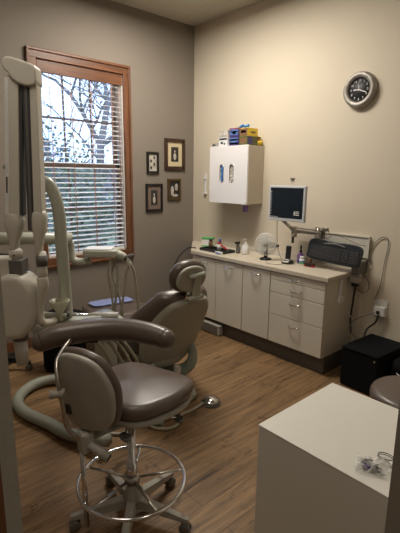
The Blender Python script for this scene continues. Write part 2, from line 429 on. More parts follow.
# ------------------------------------------------------------------ wall clock
ck = empty('wall_clock', 'round wall clock with wide silver rim and black dial on beige wall', 'clock', (-1.88, YB, 2.315)); ck.scale = (.92, .92, .92)
F = RX(PI/2)    # lathe axis -> -Y (towards room)
B().m('clock_ring').lathe([(.10, .001), (.150, .001), (.153, .012), (.146, .05), (.130, .060), (.105, .052), (.099, .040), (.099, .02)], seg=48, T=F).build('rim', ck)
B().m('clockface').lathe([(.102, .012), (.1015, .034), (.0, .035)], seg=40, T=F).build('dial', ck)
def text_into(bb, s, size, T):
    cu = bpy.data.curves.new('t', 'FONT'); cu.body = s; cu.size = size; cu.align_x = 'CENTER'; cu.align_y = 'CENTER'; cu.extrude = .0006
    o = bpy.data.objects.new('t', cu); me = bpy.data.meshes.new_from_object(o)
    v0 = len(bb.bm.verts); f0 = len(bb.bm.faces); bb.bm.from_mesh(me); bb.bm.verts.ensure_lookup_table(); bb.bm.faces.ensure_lookup_table()
    bmesh.ops.transform(bb.bm, matrix=T, verts=bb.bm.verts[v0:])
    for f in bb.bm.faces[f0:]: f.material_index = bb.mi; f.smooth = False
    bpy.data.objects.remove(o); bpy.data.curves.remove(cu); bpy.data.meshes.remove(me)
for k in range(1, 13):
    a = PI/2 - k*PI/6; txt = B().m('white'); text_into(txt, str(k), .027, TR(.078*math.cos(a), -.0362, .078*math.sin(a)) @ F); txt.build('numeral', ck)
def hand(a, L, wd, y, nm):
    B().m('white').box(-wd, wd, y, y-.0015, -.012, L, T=RY(a)).build(nm, ck)
hand(math.radians(-88), .052, .0045, -.0385, 'hour_hand'); hand(math.radians(112), .074, .0035, -.0400, 'minute_hand'); hand(math.radians(-5), .07, .001, -.0415, 'second_hand')

# ------------------------------------------------------------------ base cabinets
YC, ZC0, ZC1 = 2.965, .152, .805
def handle(parent, cx, cz, w=.052, y=YC-.018):
    b = B().m('chrome').tube([(cx-w, y+.002, cz), (cx-w*.92, y-.022, cz-.002), (cx-w*.4, y-.032, cz-.008), (cx+w*.4, y-.032, cz-.008), (cx+w*.92, y-.022, cz-.002), (cx+w, y+.002, cz)], .0048, 8, smooth=3)
    return b.build('handle', parent)
def cab_unit(x0, x1, label, split, left_cut=0.):
    t = empty('base_cabinet', label, 'cabinet', ((x0+x1)/2, YC, 0), group='cream base cabinets under the counter')
    ox = (x0+x1)/2
    D = YB-YC-.012
    L = lambda x: x-ox
    b = B().m('gap')
    b.box(L(x0)+.001, L(x1)-.001, .001, D*(1-left_cut), ZC0+.001, ZC1) if not left_cut else b.prism([(L(x0)+.03, .001), (L(x1)-.001, .001), (L(x1)-.001, D), (L(x0)-.02, D)], ZC0+.001, ZC1)
    if x1 > -1.9: b.m('cab').box(L(x1)-.018, L(x1), .0005, D, ZC0, ZC1, .001)
    b.build('carcass', t)
    B().m('toe').box(L(x0)+.001, L(x1)-.001, .035, .055, 0, ZC0).box(L(x1)-.02, L(x1)-.001, .055, D, 0, ZC0).build('toe_kick', t)
    for (z0, z1) in split:
        nm = 'door' if z1-z0 > .5 else 'drawer'
        o = B().m('cab').box(L(x0)+.003, L(x1)-.003, -.019, 0, z0+.0025, z1-.0025, .0025).build(nm, t)
        h = B().m('chrome')
        cx = L((x0+x1)/2); cz = z1-.048 if nm == 'door' else (z0+z1)/2+.002
        if z1-z0 > .18 and nm == 'drawer': cz = z1-.055
        ww = .052; y = -.019
        h.tube([(cx-ww, y+.002, cz), (cx-ww*.95, y-.02, cz-.002), (cx-ww*.4, y-.030, cz-.010), (cx+ww*.4, y-.030, cz-.010), (cx+ww*.95, y-.02, cz-.002), (cx+ww, y+.002, cz)], .0052, 8, smooth=3)
        h.build('handle', o)
    return t
full = [(ZC0, ZC1-.005)]
cab_unit(-3.42, -3.055, 'single door cream base cabinet at left end behind the dental chair headrest', full, 1.)
cab_unit(-3.053, -2.686, 'single door cream base cabinet under the sprayer bottle, second from left', full)
cab_unit(-2.684, -2.351, 'single door cream base cabinet under the fan, next to the drawer cabinet', full)
dc = cab_unit(-2.349, -1.79, 'cream base cabinet with four drawers at right end of the counter', [(ZC0, .415), (.415, .618), (.618, .733), (.733, .803)])
# toe grille
g = empty('floor_vent', 'small metal grille vent sticking out at the toe kick behind the dental chair', 'vent', (-3.12, 2.93, 0))
b = B().m('almond_d').box(-.16, .15, -.005, .06, .01, .115, .006)
b.m('toe')
for k in range(5): b.box(-.14, .13, -.0075, -.004, .025+k*.017, .034+k*.017)
b.build('grille', g)
# counter
b = B().m('counter')
b.prism([(-3.425, 2.93), (-1.765, 2.93), (-1.765, YB-.002), (-3.93, YB-.002), (-3.93, 3.385)], .807, .848, bev=.006)
b.m('cab').box(-3.40, -1.78, YB-.012, YB-.001, .846, .90)
tag(b.build('worktop'), 'long beige laminate counter top over the cream base cabinets', 'counter')
CT = .848

# ------------------------------------------------------------------ upper cabinet
ux0, ux1, uy0, uz0, uz1 = -3.40, -2.865, 3.165, 1.354, 1.925
uc = empty('wall_cabinet', 'white wall cabinet with two oval glove slots in its door', 'cabinet', ((ux0+ux1)/2, YB, uz0))
o_ = Vector(((ux0+ux1)/2, YB, uz0))
Tl = TR(-o_.x, -o_.y, -o_.z)
b = B().m('upper_shaded').box(ux0+.004, ux1-.002, uy0+.016, YB-.001, uz0, uz1-.002, .002, T=Tl)
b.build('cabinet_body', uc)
# door with two oval cut-outs
def slot_pts(cx, cz, rx, rz, n=24): 
    out = []
    for k in range(n):
        a = 2*PI*k/n; out.append((cx+rx*math.cos(a), cz+(rz-rx)*(1 if math.sin(a) >= 0 else -1)+rx*math.sin(a)))
    return out
bm = bmesh.new()
W2, H2 = (ux1-ux0)/2, uz1-uz0
dW = [(-W2+.012, 0), (W2-.012, 0), (W2, .012), (W2, H2-.012), (W2-.012, H2), (-W2+.012, H2), (-W2, H2-.012), (-W2, .012)]
sl = [slot_pts(-.085, .300, .026, .088), slot_pts(.055, .300, .026, .088)]
eds = []
for loop in [dW]+sl:
    vs = [bm.verts.new((x, 0, z)) for x, z in loop]
    eds += [bm.edges.new((vs[i], vs[(i+1) % len(vs)])) for i in range(len(vs))]
bmesh.ops.triangle_fill(bm, use_beauty=True, use_dissolve=True, edges=eds)
r = bmesh.ops.extrude_face_region(bm, geom=bm.faces[:]); bmesh.ops.translate(bm, vec=(0, -.018, 0), verts=[v for v in r['geom'] if isinstance(v, bmesh.types.BMVert)])
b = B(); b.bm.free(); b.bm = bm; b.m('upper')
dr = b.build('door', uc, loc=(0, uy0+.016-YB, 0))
for (cx, nm, mt) in ((-.085, 'blue_gloves', 'blue'), (.055, 'pale_gloves', 'ph_light')):
    rim = B().m('brushed'); rim.tube([(x, -.019, z) for x, z in slot_pts(cx, .300, .027, .089, 20)], .0035, 6, closed=True); rim.build('slot_rim', dr)
    g = B().m(mt)
    for k in range(5): g.ellip((cx+rnd.uniform(-.008, .008), -.004, .240+k*.03), .020, .010, .022)
    g.build(nm, dr)
# box behind slots
# soap dispenser under cabinet
sd = empty('soap_dispenser', 'small purple dispenser hanging under the white wall cabinet', 'dispenser', (-2.97, 3.27, 1.27))
B().m('white').box(-.028, .028, -.03, .03, .068, .083, .004).build('mount', sd)
B().m('purple2').box(-.022, .022, -.022, .022, 0, .066, .008).build('cartridge', sd)
# thin wall bracket left of cabinet
wb = empty('wall_bracket', 'thin white vertical bracket on beige wall left of the wall cabinet', 'bracket', (-3.72, YB, 1.42))
B().m('white').box(-.012, .012, -.02, -.001, 0, .24, .004).build('strip', wb); B().m('white').box(-.018, .018, -.03, -.002, .17, .19, .003).build('clip', wb); B().m('white').box(-.018, .018, -.03, -.002, .0, .02, .003).build('clip', wb)

# things on top of the upper cabinet
TZ = uz1+.001
def carton(x, y, z, w, d, h, base, label, marks, rz=0, name='carton', grp='cartons on top of the wall cabinet'):
    t = empty(name, label, 'box', (x, y, z), rz, grp)
    B().m(base).box(-w/2, w/2, -d/2, d/2, 0, h, .002).build('box_body', t)
    if marks:
        b = B()
        for (mt, fx0, fx1, fz0, fz1, side) in marks:
            b.m(mt)
            if side == 0: b.box(-w/2+w*fx0, -w/2+w*fx1, -d/2-.0012, -d/2+.001, h*fz0, h*fz1)
            else: b.box(w/2-.001, w/2+.0012, -d/2+d*fx0, -d/2+d*fx1, h*fz0, h*fz1)
        b.build('printed_panel', t)
    return t
carton(-3.335, 3.24, TZ, .105, .12, .035, 'almond_d', 'low grey tray at the far left on top of the wall cabinet', [('black', .1, .5, .2, .7, 0)], name='low_tray')
carton(-3.225, 3.24, TZ, .125, .12, .085, 'white', 'white carton with black figure print, below another on the wall cabinet', [('black', .06, .94, .72, .92, 0), ('black', .25, .5, .25, .5, 0), ('black', .6, .75, .15, .35, 0)], name='white_carton')
carton(-3.228, 3.245, TZ+.086, .12, .11, .07, 'ph_light', 'plain pale carton stacked on the white black-printed carton', [('almond_d', .1, .9, .1, .3, 0)], name='pale_carton')
carton(-3.068, 3.24, TZ, .125, .13, .082, 'purple', 'purple carton with pale blue landscape print, lower of its stack', [('bluecard', .06, .94, .15, .9, 0), ('white', .1, .9, .55, .75, 0), ('olive', .06, .94, .15, .35, 0)], name='printed_carton')
carton(-3.068, 3.24, TZ+.083, .125, .13, .082, 'purple', 'purple carton with orange and white picture, upper of its stack', [('bluecard', .06, .94, .2, .85, 0), ('yellow', .35, .7, .3, .5, 0), ('white', .1, .9, .5, .65, 0), ('red', .02, .98, .86, .95, 0)], name='printed_carton')
carton(-2.945, 3.255, TZ, .108, .15, .082, 'olive', 'dark olive carton under the yellow and brown carton', [('purple', .05, .5, .1, .9, 1), ('olive', .5, .95, .1, .9, 1), ('brown', .1, .9, .2, .8, 0)], name='olive_carton')
carton(-2.945, 3.255, TZ+.083, .108, .15, .075, 'yellow', 'yellow and brown carton at right of the stack on the wall cabinet', [('brown', .02, .98, .05, .95, 0), ('red', .2, .8, .4, .7, 0), ('brown', .3, .75, .35, .6, 1)], name='yellow_carton')
bt = empty('blue_bow', 'crumpled blue plastic piece lying on the topmost carton', 'plastic wrap', (-2.985, 3.25, TZ+.166))
b = B().m('blue')
for k in range(5): b.ellip((-.045+k*.022, rnd.uniform(-.02, .02), .014+.008*(k % 2)), .017, .014, .014, 8)
b.build('wrap', bt)
tb = empty('toy_duck', 'small yellow toy with dark glasses on the right rear of the wall cabinet', 'toy', (-2.905, 3.36, TZ), .6)
B().m('yellow').ellip((0, 0, .028), .042, .036, .029).ellip((0, -.006, .066), .025, .025, .025).build('body', tb)
B().m('black').box(-.022, .022, -.034, -.026, .066, .079, .003).build('glasses', tb)
B().m('red').ellip((0, -.034, .057), .010, .010, .005, 8).build('beak', tb)

# ------------------------------------------------------------------ monitor
mo = empty('monitor', 'flat computer monitor with light bezel and dark screen on wall arm', 'monitor', (-2.335, 3.12, 1.238), math.radians(4))
B().m('monitor').box(-.187, .187, -.022, .012, 0, .312, .006).build('bezel', mo)
B().m('monitor').box(-.13, .13, .012, .045, .04, .27, .012).build('rear_case', mo)
s_ = B().m('screen').box(-.168, .168, -.0235, -.021, .028, .293).build('screen', mo)
def icon(x0, x1, z0, z1): B().m('white').box(x0, x1, -.0245, -.0233, z0, z1).build('screen_icon', s_)
for k in range(9): icon(-.162, -.154, .06+k*.024, .068+k*.024)
icon(-.162, -.08, .034, .038)
for k in range(3): icon(.10, .135, .058+k*.014, .064+k*.014)
icon(.085, .095, .058, .092)

ma = empty('swing_bracket', 'silver jointed wall arm carrying the monitor over the counter', 'bracket', (-2.15, YB, 1.13))
B().m('brushed').box(-.07, .07, -.02, -.001, -.06, .05, .006).build('wall_plate', ma)
B().m('brushed').box(-.24, .03, -.10, -.05, -.018, .012, .008).box(-.26, .04, -.085, -.065, .020, .032, .003).build('arm_beam', ma)
B().m('brushed').lathe([(.03, -.05), (.03, .05)], (.0, -.06, 0), 16).build('joint', ma)
B().m('brushed').lathe([(.028, -.05), (.028, .045)], (-.22, -.12, 0), 16).build('joint', ma)
B().m('brushed').tube([(-.22, -.12, 0), (-.25, -.17, .05), (-.27, -.222, .10)], .016, 8).build('link', ma)
B().m('black').lathe([(.012, 0), (.012, .05), (.018, .055), (.004, .06)], (-.23, -.12, -.11), 10).build('knob', ma)
mw = empty('wall_hook', 'tiny grey hook on wall just above the monitor', 'hook', (-2.505, YB, 1.60))
B().m('brushed').box(-.02, .02, -.015, -.001, 0, .02, .003).tube([(0, -.01, .01), (0, -.03, .005), (0, -.03, .03)], .004, 6).build('hook', mw)
c = B().m('cordm').tube([(-2.47, 3.16, 1.27), (-2.50, 3.20, 1.15), (-2.51, 3.23, 1.0), (-2.47, 3.22, .90), (-2.40, 3.2, .855), (-2.34, 3.18, .8515)], .003, 6, smooth=6).build('monitor_cable')
tag(c, 'thin grey cable hanging from the monitor down to the counter', 'cable')

# ------------------------------------------------------------------ fan
fn = empty('desk_fan', 'small round white desk fan standing on the counter', 'fan', (-2.58, 3.15, CT), math.radians(38))
B().m('black').lathe([(.0, 0), (.055, 0), (.055, .014), (.03, .022), (0, .024)], seg=24).box(-.018, .018, .0, .03, .015, .12, .006).build('base', fn)
FT = TR(0, -.02, .150) @ RX(PI/2)
b = B().m('fan')
for r_, z_ in ((.105, 0), (.105, .014), (.09, .032), (.068, .040), (.045, .044), (.024, .046)):
    b.tube([FT @ Vector((r_*math.cos(a), r_*math.sin(a), z_)) for a in [2*PI*k/32 for k in range(32)]], .0026, 5, closed=True)
for k in range(22):
    a = 2*PI*k/22; b.tube([FT @ Vector((r_*math.cos(a+dz), r_*math.sin(a+dz), z_)) for r_, z_, dz in ((.02, .046, 0), (.06, .042, .06), (.09, .032, .1), (.105, .014, .12), (.105, -.01, .12))], .0022, 4)
b.build('front_cage', fn)
b = B().m('fan').lathe([(.045, -.04), (.05, -.046), (0, -.05), (0, -.045)], seg=32, T=FT)
for r_, z_ in ((.105, -.008), (.085, -.03)): b.tube([FT @ Vector((r_*math.cos(a), r_*math.sin(a), z_)) for a in [2*PI*k/32 for k in range(32)]], .003, 5, closed=True)
for k in range(20):
    a = 2*PI*k/20; b.tube([FT @ Vector((r_*math.cos(a), r_*math.sin(a), z_)) for r_, z_ in ((.045, -.045), (.085, -.03), (.105, -.008))], .0016, 4)
b.build('rear_cage', fn)
b = B().m('fan')
for k in range(3):
    a = 2*PI*k/3; b.pad([(x+.055, y) for x, y in superell(.040, .034, 16)], .003, .0015, T=FT @ RZ(a) @ RX(.35) @ TR(0, 0, .012))
b.build('blades', fn)
B().m('almond_d').lathe([(0, .052), (.018, .05), (.026, .045), (.026, .0), (0, 0)], seg=20, T=FT).build('hub', fn)
B().m('black').box(.08, .12, -.02, .01, .125, .15, .006).build('tilt_knob', fn)

# ------------------------------------------------------------------ counter items
def bottle(x, y, prof, body, cap, label, name='bottle', extra=None):
    t = empty(name, label, 'bottle', (x, y, CT))
    h = prof[-1][1]
    B().m(body).lathe([(0, 0)]+prof+[(0, h)], seg=18).build('bottle_body', t)
    if cap:
        B().m(cap[0]).lathe([(0, h), (cap[1], h), (cap[1]*.85, h+cap[2]), (0, h+cap[2])], seg=14).build('cap', t)
    if extra: extra(t, h)
    return t
# green & white tissue carton
t = empty('glove_carton', 'green and white carton at the left end of the counter', 'box', (-3.50, 3.25, CT), math.radians(30)); t.scale = (.85, .85, .9)
B().m('white').box(-.075, .075, -.05, .05, 0, .115, .003).build('box_body', t)
B().m('green').box(-.076, .076, -.0515, .0515, .09, .1155, .002).box(-.076, .076, -.0515, .0515, .0, .018).box(.02, .07, -.0518, -.05, .02, .06).build('printed_panel', t)
# black tray
t = empty('instrument_tray', 'shallow black tray holding small items at left of the counter', 'tray', (-3.19, 3.10, CT), math.radians(2))
b = B().m('black').box(-.19, .17, -.085, .085, 0, .010, .003)
b.box(-.19, .17, -.085, -.078, .008, .028, .002).box(-.19, .17, .078, .085, .008, .028, .002).box(-.19, -.183, -.085, .085, .008, .028, .002).box(.163, .17, -.085, .085, .008, .028, .002)
b.build('tray_body', t)
def small(name, label, cat, x, y, z, fn_, rz=0):
    t = empty(name, label, cat, (x, y, z), rz); fn_(t); return t
small('brush', 'black handled brush lying on the black tray', 'brush', -3.26, 3.12, CT+.012, lambda t: (B().m('black').tube([(-.05, 0, .01), (.05, .01, .03)], .008, 8).build('handle', t), B().m('almond_d').box(.045, .075, .0, .022, .018, .05, .003).build('bristles', t)))
def jar_fn(mt, cap, r_, h):
    return lambda t: (B().m(mt).lathe([(0, 0), (r_, 0), (r_, h), (r_*.8, h*1.05), (0, h*1.05)], seg=14).build('jar_body', t), B().m(cap).lathe([(0, h*1.05), (r_*.85, h*1.05), (r_*.85, h*1.35), (0, h*1.35)], seg=14).build('lid', t))
small('small_jar', 'brown jar with black lid on the tray beside the green carton', 'jar', -3.33, 3.13, CT+.012, jar_fn('brown', 'black', .022, .075))
small('small_jar', 'red lidded jar standing in the middle of the black tray', 'jar', -3.19, 3.12, CT+.012, jar_fn('white', 'red', .024, .06))
small('small_jar', 'dark blue lidded jar behind the red lidded jar on the tray', 'jar', -3.22, 3.162, CT+.012, jar_fn('purple', 'bluecard', .016, .085))
small('red_pliers', 'red handled tool leaning on the right side of the black tray', 'tool', -3.10, 3.12, CT+.012, lambda t: (B().m('red').tube([(-.06, 0, .055), (-.02, 0, .04), (.03, 0, .02)], .009, 8, smooth=3).build('handle', t), B().m('xgrey').tube([(.03, 0, .02), (.075, -.01, .006)], [.007, .004], 8).build('jaw', t)))
small('blue_label_pack', 'small pale blue packet lying in front of the tray on counter', 'packet', -3.06, 2.99, CT, lambda t: (B().m('white').box(-.045, .045, -.014, .014, 0, .026, .003).build('packet_body', t), B().m('bluecard').box(-.034, .034, -.0155, -.013, .004, .022).build('print', t)))
def sprayer(t, h):
    B().m('black').box(-.014, .014, -.04, .016, h, h+.022, .004).tube([(0, -.02, h+.005), (0, -.035, h-.025)], .004, 6).build('trigger_head', t)
bottle(-2.98, 3.19, [(.022, 0), (.024, .01), (.024, .06), (.010, .085), (.010, .10)], 'xgrey', None, 'dark small sprayer bottle between the tray and white pump bottle', 'spray_bottle', sprayer)
def pump(t, h):
    B().m('white').box(-.008, .008, -.035, .01, h+.03, h+.04, .003).tube([(0, 0, h), (0, 0, h+.03)], .004, 6).build('pump_head', t)
bottle(-2.90, 3.21, [(.034, 0), (.036, .01), (.036, .085), (.015, .108), (.015, .118)], 'white', ('white', .014, .01), 'white pump bottle on counter left of the fan', 'pump_bottle', pump)
# scanner / phone handset in cradle
t = empty('handset', 'black upright handset standing in a black and silver cradle on counter', 'handset', (-2.325, 3.15, CT), math.radians(15))
B().m('black').pad([(x, y) for x, y in superell(.058, .042, 24)], .036, .016, T=TR(0, 0, .018)).build('cradle', t)
B().m('brushed').pad(superell(.040, .024, 20), .010, .004, T=TR(-.008, -.026, .030) @ RX(.5)).build('cradle_trim', t)
B().m('black').box(-.024, .024, -.014, .016, .03, .165, .008, T=RX(-.12)).build('handset_body', t)
# bottles right
bottle(-2.265, 3.265, [(.028, 0), (.030, .01), (.030, .075), (.012, .098), (.012, .105)], 'purple2', ('black', .014, .018), 'lilac bottle with black dropper top behind the pill bottle', 'dropper_bottle', lambda t, h: B().m('black').ellip((0, 0, h+.04), .010, .010, .026, 10).build('dropper', t))
t = bottle(-2.205, 3.205, [(.023, 0), (.025, .005), (.025, .055), (.018, .06)], 'white', ('white', .021, .018), 'white pill bottle with green and blue label on counter', 'pill_bottle')
B().m('green').lathe([(.0255, .012), (.0255, .028)], seg=18).build('label_band', t); B().m('bluecard').lathe([(.0255, .028), (.0255, .042)], seg=18).build('label_band', t)
bottle(-2.165, 3.27, [(.020, 0), (.020, .06)], 'brown', ('white', .018, .015), 'small amber bottle behind the white pill bottle', 'amber_bottle')
t = empty('red_box', 'small flat red and black box at the right of the pill bottle', 'box', (-2.115, 3.19, CT), .1)
B().m('red').box(-.045, .045, -.02, .02, 0, .03, .002).build('box_body', t); B().m('black').box(-.03, .03, -.0215, -.019, .008, .022).box(-.046, .046, -.021, .021, .022, .0305).build('printed_panel', t)
c = B().m('cordm').tube([(-2.325, 3.10, CT+.006), (-2.34, 3.03, CT+.004), (-2.44, 3.0, CT+.004), (-2.48, 3.04, CT+.004)], .0025, 6, smooth=5).build('handset_cable')
tag(c, 'thin cable lying on the counter in front of the handset', 'cable')

# ------------------------------------------------------------------ keyboard on wall tray
kt = empty('keyboard_tray', 'pale folding wall tray behind the black keyboard', 'tray', (-1.90, YB, 1.06))
b = B().m('almond').box(-.20, .22, -.022, -.001, -.10, .085, .004); b.build('tray_plate', kt)
B().m('almond').box(-.20, .22, -.030, -.020, .073, .087, .002).box(-.20, -.19, -.028, -.020, -.10, .085).box(.21, .22, -.028, -.020, -.10, .085).build('rim', kt)
B().m('xgrey').box(.15, .21, -.16, -.002, -.225, -.12, .006).build('bracket', kt)
kx = Vector((.985, .06, -.055)).normalized()
KT = frame((-1.905, 3.225, 1.005), kx, (0.05, .25, .97))
kb = empty('keyboard', 'black computer keyboard tilted upright on the wall tray at counter end', 'keyboard')
kb.matrix_world = KT
ol = cat2([(-.235, -.085), (-.12, -.098), (.12, -.098), (.235, -.085), (.245, -.03), (.238, .07), (.13, .092), (0, .085), (-.13, .092), (-.238, .07), (-.245, -.03)], 4)
B().m('keyb').pad(ol, .026, .010).build('keyboard_body', kb)
b = B().m('key')
for r_ in range(5):
    for c_ in range(14):
        b.box(-.212+c_*.0205, -.212+c_*.0205+.0175, -.072+r_*.0215, -.072+r_*.0215+.0185, .012, .020, .002, seg=1)
    for c_ in range(3): b.box(.083+c_*.0195, .083+c_*.0195+.0165, -.072+r_*.0215, -.072+r_*.0215+.0185, .012, .020, .002, seg=1)
    for c_ in range(4): b.box(.150+c_*.0185, .150+c_*.0185+.016, -.072+r_*.0215, -.072+r_*.0215+.0185, .012, .020, .002, seg=1)
b.build('keys', kb)
B().m('xgrey').tube([(-.10, .055, .016), (0, .066, .020), (.10, .055, .016)], .006, 8, smooth=5, flat=.5).build('silver_trim', kb)
c = B().m('cordm').tube([(-2.02, 3.30, 1.10), (-1.95, 3.27, 1.14), (-1.84, 3.28, 1.125), (-1.74, 3.30, 1.085), (-1.68, 3.33, 1.075)], .003, 6, smooth=6).build('keyboard_cable')
tag(c, 'grey cable looped over the top edge of the keyboard', 'cable')
# side cabinet device
t = empty('door_chime', 'tall narrow white plastic device fixed to the side of drawer cabinet', 'switch box', (-1.79, 3.155, .60))
B().m('white').box(.001, .018, -.018, .018, .03, .20, .005).box(.001, .03, -.03, .035, 0, .06, .006).build('device_body', t)
t = empty('cable_box', 'small grey junction box hanging below the keyboard tray', 'junction box', (-1.735, 3.30, .76))
B().m('almond_d').box(-.04, .04, -.025, .025, 0, .055, .005).build('box_body', t); B().m('black').box(-.02, .03, -.02, .02, -.03, 0, .004).build('plug', t)
# outlet and adapters
t = empty('wall_outlet', 'white wall outlet with plugged adapters above the black computer', 'outlet', (-1.54, YB, .50))
B().m('white').box(-.055, .055, -.012, -.001, -.01, .13, .004).box(-.045, .05, -.045, -.01, .0, .08, .008).build('cover_plate', t)
B().m('black').box(-.012, .012, -.066, -.044, .02, .045, .004).build('plug', t)
def cable(pts, r_, mt, label, name='power_cable', cat='cable', sm=6):
    return tag(B().m(mt).tube(pts, r_, 6, smooth=sm).build(name), label, cat)
cable([(-1.60, 3.395, .62), (-1.56, 3.395, .75), (-1.545, 3.40, .95), (-1.53, 3.40, 1.12), (-1.575, 3.40, 1.155), (-1.64, 3.40, 1.10), (-1.68, 3.395, 1.0), (-1.66, 3.395, .92), (-1.71, 3.39, .84), (-1.66, 3.39, .76), (-1.66, 3.385, .69), (-1.72, 3.38, .67), (-1.78, 3.37, .72), (-1.80, 3.36, .80)], .0035, 'cordm', 'wavy thin cord looping high up the beige wall above the outlet', 'hanging_cord')
cable([(-1.56, 3.345, .53), (-1.63, 3.33, .49), (-1.72, 3.30, .42), (-1.735, 3.27, .34), (-1.62, 3.22, .32)], .004, 'cordm', 'thin grey cord running from the outlet to the computer')
cable([(-1.535, 3.36, .505), (-1.555, 3.36, .44), (-1.60, 3.33, .385), (-1.60, 3.29, .345), (-1.58, 3.25, .31)], .009, 'black', 'thick black power cable drooping from the outlet adapter', 'power_cable')
cable([(-1.725, 3.30, .74), (-1.74, 3.31, .6), (-1.75, 3.31, .45), (-1.745, 3.31, .38), (-1.72, 3.28, .33)], .008, 'black', 'black cable bundle dropping beside the drawer cabinet')
cable([(-1.775, 3.24, .60), (-1.76, 3.27, .5), (-1.73, 3.3, .44), (-1.735, 3.35, .3), (-1.73, 3.36, .2)], .003, 'white', 'thin pale cord hanging from the white device')
# wall conduit
struct(B().m('beige_wall').box(-1.735, -1.705, YB-.012, YB-.001, .11, .98, .002).build('trim_2'))

# ------------------------------------------------------------------ computer + bag
t = empty('computer_tower', 'black computer case standing on the floor beside the drawer cabinet', 'computer', (-1.61, 2.955, 0), math.radians(-3))
B().m('black_m').box(0, .30, 0, .42, .012, .315, .006).build('case', t)
B().m('black_m').box(-.003, .303, -.006, .43, .315, .330, .005).build('case_top', t)
B().m('black').box(.01, .04, .02, .05, 0, .014).box(.26, .29, .02, .05, 0, .014).box(.01, .04, .37, .40, 0, .014).box(.26, .29, .37, .40, 0, .014).build('feet', t)
B().m('brushed').box(.27, .282, -.0075, -.004, .28, .295).build('power_button', t)
t = empty('black_bag', 'black soft bag with a white ribbon behind the computer case', 'bag', (-1.20, 3.20, 0))
B().m('black_m').pad(superell(.10, .13, 28, 3), .28, .06, T=TR(0, 0, .14), dome=.02).build('bag_body', t)
B().m('white').tube([(-.02, -.135, .20), (.02, -.142, .19), (.06, -.13, .22)], .004, 5, smooth=3).tube([(.02, -.142, .19), (.0, -.142, .12), (-.03, -.14, .09)], .004, 5, smooth=3).build('ribbon', t)

# ------------------------------------------------------------------ white cabinet in the foreground
t = empty('side_table', 'white laminate box table in the foreground by the doorway', 'table', (-.66, 1.33, 0))
X0, X1, Y0, Y1 = -.89+.66, XD-.004+.66, 1.085-1.33, 1.575-1.33
B().m('table').box(X0, X1, Y0, Y1, .742, .750, .002).build('table_top', t)
B().m('table').box(X0+.001, X1-.001, Y0+.001, Y1-.001, .0, .7418, .002).build('table_body', t)
# glasses in bags
def pack(x, y, rz, label, sd):
    r = random.Random(sd)
    t = empty('instrument_packet', label, 'packet', (x, y, .7515), rz)
    b = B().m('clearp')
    n = 9; P = [[Vector(((i/(n-1)-.5)*.105, (j/(n-1)-.5)*.085, (.003+r.uniform(0, .020)*(1 if 0 < i < n-1 and 0 < j < n-1 else .1)))) for j in range(n)] for i in range(n)]
    V = [[b.bm.verts.new(p) for p in row] for row in P]
    for i in range(n-1):
        for j in range(n-1): b._f([V[i][j], V[i+1][j], V[i+1][j+1], V[i][j+1]], False)
    b.build('clear_bag', t)
    b = B().m('black')
    b.box(-.030, .004, .002, .026, .002, .012, .002, T=RZ(.5)).box(-.006, .030, -.026, -.004, .002, .012, .002, T=RZ(-.3))
    b.m('purple').box(-.034, -.012, -.020, -.004, .002, .013, .002, T=RZ(.2)).m('white').box(-.010, .016, -.006, .008, .002, .014, .001, T=RZ(.9))
    b.build('packed_part', t)
    return t
pack(-.503, 1.172, .4, 'clear plastic packet with black and white pieces on white table top', 5)
t = empty('coiled_packet', 'small clear packet with a curled silver cord, nearer the door jamb', 'packet', (-.483, 1.235, .7515))
B().m('xgrey').tube([(.026*math.cos(a)-.01, .020*math.sin(a), .004+.0010*a) for a in [k*.5 for k in range(26)]], .0016, 5).build('curled_cord', t)
B().m('white').pad(superell(.028, .02, 20), .016, .006, T=TR(.035, -.01, .008)).build('white_piece', t)
t = empty('folded_cloth', 'white crumpled item with navy edge beside the door jamb on table', 'cloth', (-.458, 1.29, .7515))
B().m('white').pad(superell(.014, .045, 20), .03, .012, T=TR(0, 0, .015), dome=.006).build('cloth_body', t); B().m('purple').box(-.0145, .0135, .028, .036, .012, .034, .002).build('navy_edge', t)

# ------------------------------------------------------------------ stool behind the white table
def stool_base(t, r_=.26, ang0=0., hub='xgrey', leg='almond_d', zcol=.5, seatmat=None):
    for k in range(5):
        a = ang0+2*PI*k/5; c, s = math.cos(a), math.sin(a)
        T = Matrix(((c, -s, 0, 0), (s, c, 0, 0), (0, 0, 1, 0), (0, 0, 0, 1)))
        rings = []
        for u, hw, z0, z1 in ((.02, .026, .075, .125), (.10, .022, .072, .112), (.20, .018, .066, .095), (r_-.01, .015, .062, .082), (r_+.012, .012, .064, .078)):
            rings.append([T @ Vector((u, -hw, z0)), T @ Vector((u, hw, z0)), T @ Vector((u, hw*.8, z1)), T @ Vector((u, -hw*.8, z1))])
        lg = B().m(leg).loft(rings).build('leg', t)
        for f in lg.data.polygons: f.use_smooth = False
        cb = B().m('xgrey')
        for sd in (-1, 1):
            cb.lathe([(.0, -.008), (.022, -.008), (.026, -.004), (.026, .004), (.022, .008), (0, .008)], seg=16, T=T @ TR(r_-.004, sd*.013, .0265) @ RX(PI/2))
        cb.m(leg).box(-.014, .014, -.006, .006, .024, .064, .003, T=T @ TR(r_, 0, 0))
        cb.build('caster', lg)
    B().m(leg).lathe([(0, .07), (.046, .07), (.046, .13), (.034, .15), (.030, .19), (0, .19)], seg=24).build('hub', t)

t = empty('stool', 'round taupe seated stool partly hidden behind the white table', 'stool', (-.775, 2.19, 0))
stool_base(t, .20, .3)
B().m('chrome').lathe([(0, .18), (.02, .18), (.02, .47), (0, .47)], seg=16).build('column', t)
B().m('leather_s').pad(superell(.21, .21, 40, 2), .08, .035, T=TR(0, 0, .50), dome=.012).build('seat', t)

